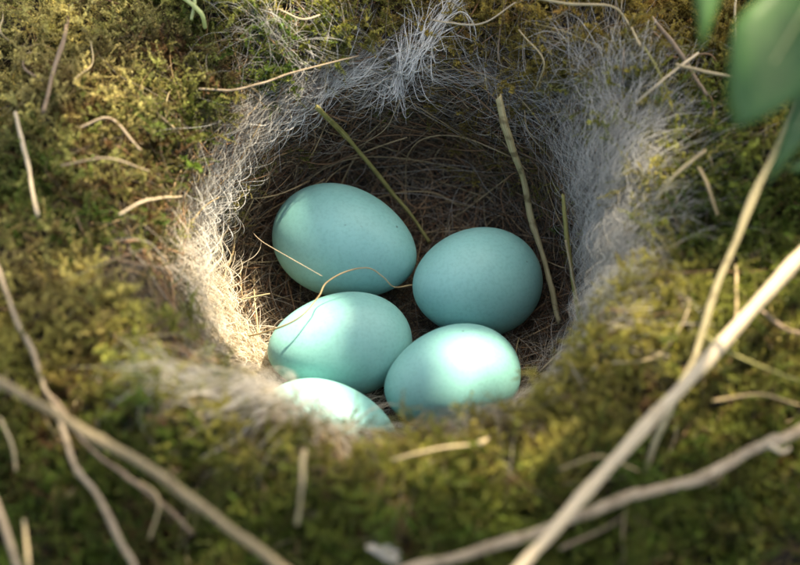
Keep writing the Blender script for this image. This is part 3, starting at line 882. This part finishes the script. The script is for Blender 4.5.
# white feather at the bottom edge
fe = bpy.data.objects.new('feather', None); COL.objects.link(fe)
fp = at(385, 558, .6); fe.location = fp
tag(fe, 'small white feather lying in the front moss at the bottom edge', 'feather')
fa, fb = at(366, 546, .55) - fp, at(400, 560, .5) - fp
v, f, uv = tube([fa, (fa + fb) / 2 + np.array([0, 0, .04]), fb], .012, .005, n=16, sides=6, seed=33)
o = mesh_obj('quill', v, f, M_STRAWB, uv=uv); o.parent = fe
nb = 80; Pb = np.zeros((nb, 5, 3)); ax = (fb - fa); ax /= np.linalg.norm(ax); sdv = np.cross(ax, [0, 0, 1]); sdv /= np.linalg.norm(sdv)
for i in range(nb):
    u = i / nb; sgn = 1 if i % 2 else -1
    p0 = fa * (1 - u) + fb * u + np.array([0, 0, .16 * u * (1 - u)])
    ln = (.12 * math.sin(math.pi * (u * .8 + .15))) * rng.uniform(.5, 1.2)
    for k in range(5):
        t = k / 4; Pb[i, k] = p0 + (sdv * sgn * .8 + ax * .6 * (.5 + t)) * ln * t + np.array([0, 0, .05 * t * t * ln])
o = curves_obj('vane', Pb, taper(nb, 5, .002, .004), M_DOWN); o.parent = fe

# ------------------------------------------------------------------ unseen hedge overhead, its leaves arranged to shape the sunlight
LIT = [(214, 335, 48), (180, 262, 50), (120, 235, 55), (95, 165, 42), (160, 190, 40), (200, 385, 26), (255, 395, 44), (338, 400, 30), (457, 361, 29), (60, 60, 20), (140, 80, 30),
       (300, 20, 30), (425, 38, 24), (630, 345, 30), (680, 345, 24), (600, 30, 18), (520, 30, 22), (640, 210, 18), (230, 30, 20), (400, 435, 16)]  # spots kept clear of hedge leaves so the sun reaches them
SX = np.cross(SUNV, [0, 0, 1.0]); SX /= np.linalg.norm(SX); SY = np.cross(SX, SUNV)
lit2 = []; prio = []
for px, py, r in LIT:
    z = at(px, py, .1)
    if (px, py) in ((457, 361), (338, 400)): z = on_plane(px, py, -1.6)
    lit2.append((float(z @ SX), float(z @ SY), r / 82.0))
    if (px, py) in ((457, 361), (338, 400), (255, 395), (214, 335)): prio.append((lit2[-1][0], lit2[-1][1], r / 82.0 * (.9 if py > 358 else .8)))
for q in np.linspace(0, 1, 8):                  # the sunlit length of the thick straw
    z = deep(650 + 170 * q, 421 - 190 * q, 20.0); lit2.append((float(z @ SX), float(z @ SY), .45))
for px, py, dp in ((700, 10, 17.3),):
    z = deep(px, py, dp); lit2.append((float(z @ SX), float(z @ SY), .3))
shade = [(float(z @ SX), float(z @ SY), r) for z, r in ((on_plane(350, 238, -1.7), 1.2), (on_plane(476, 262, -1.7), 1.2), (on_plane(338, 322, -1.7), .85))]
def branch(idx, y0, side):
    e = bpy.data.objects.new('hedge_branch', None); COL.objects.link(e)
    D = 58 + idx * 3.2
    org = SUNV * D + SX * (-26 * side) + SY * y0
    e.location = org
    tag(e, '%s unseen hedge branch overhead, leaves placed to dapple the sun, growing in from the %s' % (('lowest', 'second lowest', 'third lowest', 'third highest', 'second highest', 'highest')[idx], 'west' if side > 0 else 'east'), 'branch', 'unseen hedge branches dappling the sun on the nest')
    pts = [org + SX * side * t + SY * (2.0 * math.sin(t * .12 + idx)) + SUNV * (1.2 * math.sin(t * .2 + idx * 2)) for t in np.linspace(0, 52, 8)]
    v, f, uv = tube(pts, .35, .08, n=50, sides=8, seed=idx, wob=.3)
    w_ = mesh_obj('wood', np.array(v) - org, f, M_TWIG, uv=uv); w_.parent = e
    return e, org, pts
def in_lit(a, b, rr):
    if any((a - x) ** 2 + (b - y) ** 2 < (r + max(rr, .12) + .25) ** 2 for x, y, r in prio): return True
    if any((a - x) ** 2 + (b - y) ** 2 < r * r for x, y, r in shade): return False
    return any((a - x) ** 2 + (b - y) ** 2 < (r + rr) ** 2 for x, y, r in lit2)
lv, lf_, _u = leaf_mesh(2.6, .75, bend=.12, n=8)
lv = np.array(lv)
nbr = 6
cells = {}
CS = .3
def mark(q):
    a, b = float(q @ SX), float(q @ SY)
    for da, db in ((0, 0), (1, 0), (-1, 0), (0, 1), (0, -1)): cells[(round(a / CS) + da, round(b / CS) + db)] = True
brs = []
def put(br, c, mid_at=None, mg=.3):
    e, org, pts, C, vs, fs, uvs = br
    y = Vector(rng.normal(0, 1, 3)); y.z -= .3; y.normalize()
    zz = (Vector(SUNV) * .9 + Vector(rng.normal(0, .5 if mid_at is None else .2, 3))); zz = (zz - y * zz.dot(y)).normalized(); x = y.cross(zz)
    m = np.array(Matrix((x, y, zz)).transposed())
    sc = rng.uniform(.45, .95)
    base = c if mid_at is None else c - m @ np.array([0, 1.3 * sc, 0])
    ends = [base + m @ np.array([0, q * 2.6 * sc, 0]) for q in (.05, .25, .45, .65, .95)]
    if any(in_lit(float(q @ SX), float(q @ SY), mg) for q in ends): return
    for q in ends[1:4]: mark(q)
    b0 = len(vs)
    vs += list((lv * sc) @ m.T + base - org); fs += [tuple(i + b0 for i in q) for q in lf_]; uvs += _u
for bi in range(nbr):
    side = 1 if bi % 2 else -1
    e, org, pts = branch(bi, -15 + bi * 6, side)
    br = (e, org, pts, spline(pts, 80), [], [], [])
    brs.append(br)
    for t in range(430):
        c = br[3][int(np.clip(rng.normal(40, 17), 0, 79))]
        put(br, c + SX * rng.normal(0, 2.5) + SY * rng.normal(0, 3.2) + SUNV * rng.normal(0, 1.5))
floor_b = float(at(500, 470) @ SY)
for rep in range(3):                            # extra leaves added to shade the eggs and front moss
    for a in np.arange(-8.5, 8.5, .3):
        for b in np.arange(-9, 8.5, .3):
            if (round(a / CS), round(b / CS)) in cells or in_lit(a, b, 0): continue
            if min(math.hypot(a - x, b - y) - r for x, y, r in shade) > .5 and not (b < floor_b and random.random() < .9): continue
            bi = min(range(nbr), key=lambda k: abs(float(brs[k][1] @ SY) - b) + random.uniform(0, 4))
            put(brs[bi], SX * a + SY * b + SUNV * float(brs[bi][1] @ SUNV + random.uniform(-2, 2)), True, .12)
for x0, y0, r0_ in shade:  # more leaves packed into the sun's path to shade three eggs
    for q in range(70):
        a_, r_ = rng.uniform(0, 6.283), r0_ * math.sqrt(rng.random()); bi = int(rng.integers(0, nbr))
        put(brs[bi], SX * (x0 + r_ * math.cos(a_)) + SY * (y0 + r_ * math.sin(a_)) + SUNV * float(brs[bi][1] @ SUNV + random.uniform(-2, 2)), True, .05)
for e, org, pts, C, vs, fs, uvs in brs:
    o = mesh_obj('leaves', vs, fs, M_LEAF, uv=uvs); o.parent = e; o['kind'] = 'stuff'
